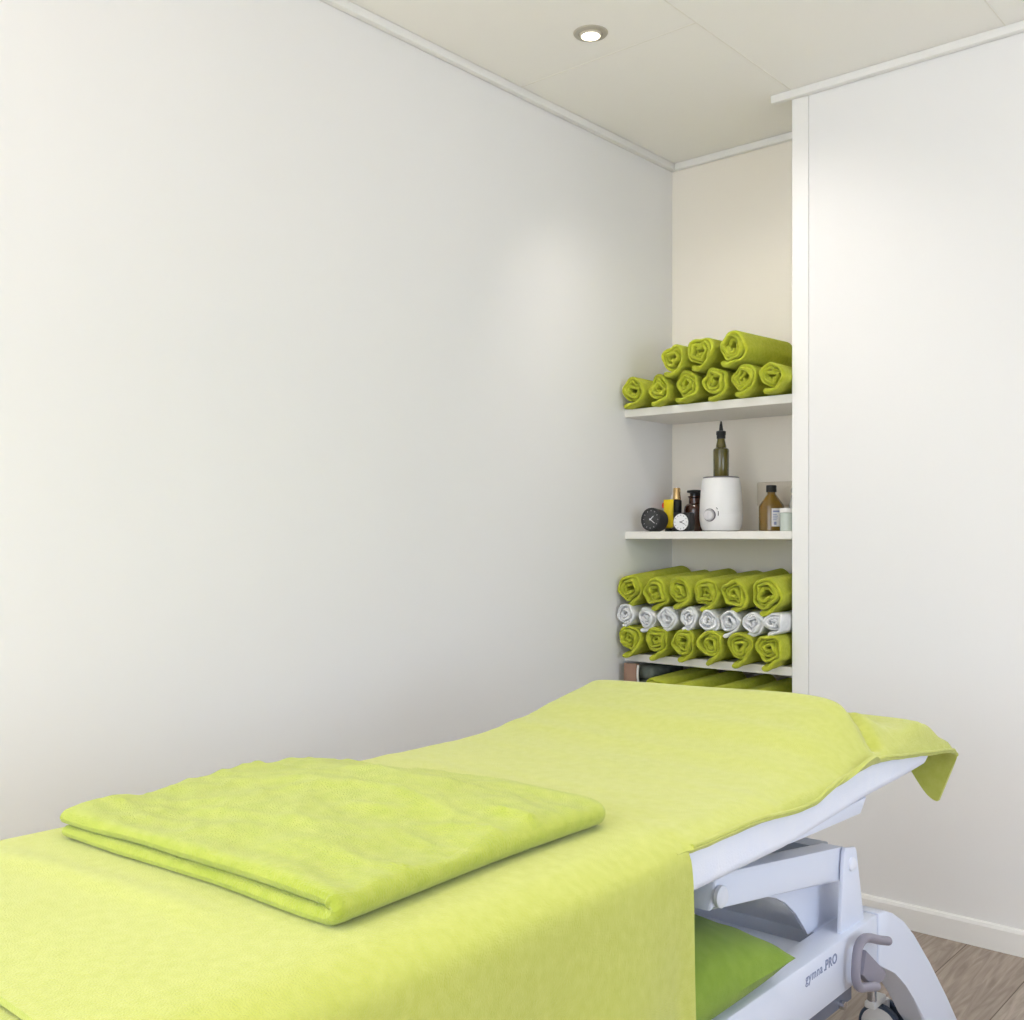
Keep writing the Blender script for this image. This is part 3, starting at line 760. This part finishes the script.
# large towel over the foot half, hanging down the side
def foot_fn(y0, y1, zb_r, zb_l, off, seed):
    def f(u, v):
        y = y0+(y1-y0)*v
        xr = -0.754+off; zt = 0.7185+off
        pts = [(-1.478-off, zb_l), (-1.475-off, 0.55), (-1.474-off, 0.66), (-1.466-off, 0.700), (-1.44, zt-0.001), (-1.38, zt+0.002), (-1.2, zt+0.003), (-1.0, zt+0.003), (-0.87, zt+0.0025), (-0.825, zt+0.001), (-0.795, zt-0.003), (-0.774, zt-0.012), (xr-0.006, zt-0.028), (xr, zt-0.055), (xr+0.002, zt-0.10), (xr+0.003, 0.55), (xr+0.006, 0.42), (xr+0.010, zb_r)]
        x, z = polyline(pts)(u)
        if z > 0.69:
            z += N(x*3, y*3.5, seed)*0.0015+N(x*9, y*8, seed+4)*0.0008
            z += 0.0045*math.exp(-((y-0.60-0.03*math.sin(x*5))/0.022)**2)*sstep(-1.46, -1.3, x)*(1-sstep(-1.05, -0.9, x))
        elif x > -1.0:
            k = sstep(0.69, 0.45, z)
            x += (0.007*math.sin(y*17+seed)+0.006*N(y*6, z*2, seed))*k*(1-sstep(1.19, 1.24, y))
        return (x, y, z)
    return f
o = obj('couch_towel', sheet(foot_fn(0.40, 1.240, 0.20, 0.45, 0.006, 2.0), 170, 110, 0.007), 'green_sheet')
tag(o, 'large lime green towel draped over the foot half and down the side', 'towel', 'towels spread on the couch')
o = obj('foot_towel', sheet(foot_fn(0.13, 0.52, 0.34, 0.45, -0.004, 7.0), 120, 40, 0.004), 'green_sheet')
tag(o, 'edge of a lower green towel showing at the bottom left corner', 'towel', 'towels spread on the couch')

# folded towel lying on the couch
def folded():
    b = B()
    pathc = [(-1.394, 0.0105), (-1.25, 0.010), (-1.10, 0.010), (-0.95, 0.010), (-0.885, 0.0103), (-0.868, 0.0125), (-0.861, 0.0205), (-0.868, 0.0285), (-0.885, 0.0312), (-0.95, 0.0315), (-1.10, 0.032), (-1.25, 0.0315), (-1.398, 0.0305)]
    P = smooth_path([(x, 0, z) for x, z in pathc], 18)
    P = [P[0]]+[P[0].lerp(P[1], k) for k in (0.06, 0.2, 0.4)]+P[1:-1]+[P[-1].lerp(P[-2], k) for k in (0.4, 0.2, 0.06)]+[P[-1]]
    y0, y1 = 0.664, 1.186
    rings = []
    ny = 64
    n = len(P)
    for i, p in enumerate(P):
        a = P[max(i-1, 0)]; c = P[min(i+1, n-1)]
        t = (c-a).normalized(); nrm = Vector((t.z, 0, -t.x))   # outward of the U
        top = sstep(0.5, 0.62, i/n)
        lf = sstep(-0.95, -1.40, p.x) if False else 1-sstep(-1.40, -0.95, p.x)
        h = (0.0099+0.0008*top)*(1-0.14*lf)
        if i < 4: h *= (0.3, 0.75, 0.93, 0.99)[i]
        if i > n-5: h *= (0.3, 0.75, 0.93, 0.99)[n-1-i]
        y0i = y0+0.006*N(p.x*6, 1.0, 3*top)+0.001*top+0.035*(p.x+1.39)/0.53-0.010*sstep(-1.1, -0.87, p.x)
        y1i = y1+0.006*N(p.x*5, 2.0, 5)
        ring = []
        prof = [(0, 0.0), (0.6, 0.22), (0.93, 0.7), (1, 1.5)]
        for s_, e in prof: ring.append((s_, y0i+e*h))
        for k in range(1, ny): ring.append((1, y0i+h*1.5+(y1i-y0i-3*h)*k/ny))
        for s_, e in prof[::-1]: ring.append((s_, y1i-e*h))
        for s_, e in prof[1:]: ring.append((-s_, y1i-e*h))
        for k in range(1, 10): ring.append((-1, y1i-h*1.5-(y1i-y0i-3*h)*k/10))
        for s_, e in prof[1:][::-1]: ring.append((-s_, y0i+e*h))
        vs = []
        for s_, y in ring:
            q = Vector((p.x, 0, p.z*(1-0.13*lf)))+nrm*(s_*h)
            z = q.z; x = q.x
            if top > 0:
                ed = sstep(0, 0.06, min(y-y0i, y1i-y+0.01, 0.06)+0.006)
                w_ = top*ed
                z += w_*(0.013*sstep(0.78, 1.05, y)*(1-sstep(1.05, 1.19, y))*sstep(-0.88, -1.2, x)+0.016*N(x*4.5, y*6, 1.5)+0.008*N(x*9+y*5, y*14, 6.5))*(1 if s_ > 0 else 0.45)
                z += top*0.0015*N(x*8, y*9, 2)
                if s_ > 0:      # soft creases running across the top layer
                    q1 = N((x+0.5*y)*5, (y-0.3*x)*13, 21.0); q2 = N((x-0.2*y)*8, (y+0.25*x)*20, 33.0)
                    z += w_*(0.0045*max(0, 1-abs(q1)*3.5)**1.5+0.003*max(0, 1-abs(q2)*3.5)**1.5-0.001)
            z *= 1-0.36*sstep(0.94, 1.17, y)*lf
            vs.append(b.verts.new((x+0.003*N(y*7, 3.3, top)+0.020*(1-sstep(0.65, 1.05, y)), y, max(z, 0.0015)+0.7265)))
        rings.append(vs)
    m = len(rings[0])
    for p_, q_ in zip(rings, rings[1:]):
        for k in range(m): b.faces.new((p_[k], p_[(k+1) % m], q_[(k+1) % m], q_[k]))
    b.faces.new(rings[0][::-1]); b.faces.new(rings[-1])
    return b
o = obj('folded_towel', folded(), 'green')
tag(o, 'thick folded lime green towel lying on top of the couch', 'towel')

# pillow stored on the base frame
def pillow():
    b = B(); n = 44
    cx, cy, hx, hy, T_ = -1.0, 1.222, 0.225, 0.385, 0.088
    top = {}; bot = {}
    for i in range(n+1):
        for j in range(n+1):
            s = -1+2*i/n; t = -1+2*j/n
            prof = ((1-abs(s)**2.4)*(1-abs(t)**2.4))
            prof = max(prof, 0)**0.42
            pin = 1-0.05*(1-abs(s))*abs(t)**4 if True else 1
            x = cx+s*hx*(1-0.055*(1-s*s)*0-0.06*(1-t*t)*abs(s)**6*0); y = cy+t*hy
            x += -0.018*s*(1-t*t)*abs(s)**4*-1*0; 
            # edges pulled in between the corners
            x = cx+s*hx*(1-0.05*(1-t*t)*abs(s)**3); y = cy+t*hy*(1-0.03*(1-s*s)*abs(t)**3)
            wr = 0.0035*math.sin((s*0.6+t)*26+2*N(s*2, t*2))*abs(s)**1.5*(1-abs(s))*4
            zt = 0.438+T_*prof+wr*prof+0.003*N(s*3, t*3, 1)*prof
            zb = 0.438-T_*prof*0.70
            zb = max(zb, 0.399)
            top[i, j] = b.verts.new((x, y, zt)); bot[i, j] = top[i, j] if prof == 0 else b.verts.new((x, y, zb))
    for i in range(n):
        for j in range(n):
            b.faces.new((top[i, j], top[i+1, j], top[i+1, j+1], top[i, j+1]))
            f = [bot[i, j], bot[i, j+1], bot[i+1, j+1], bot[i+1, j]]
            try: b.faces.new(f)
            except ValueError: pass
    return b
o = obj('pillow', pillow(), 'green_pillow')
tag(o, 'darker green pillow resting on the white base frame under the couch', 'pillow')
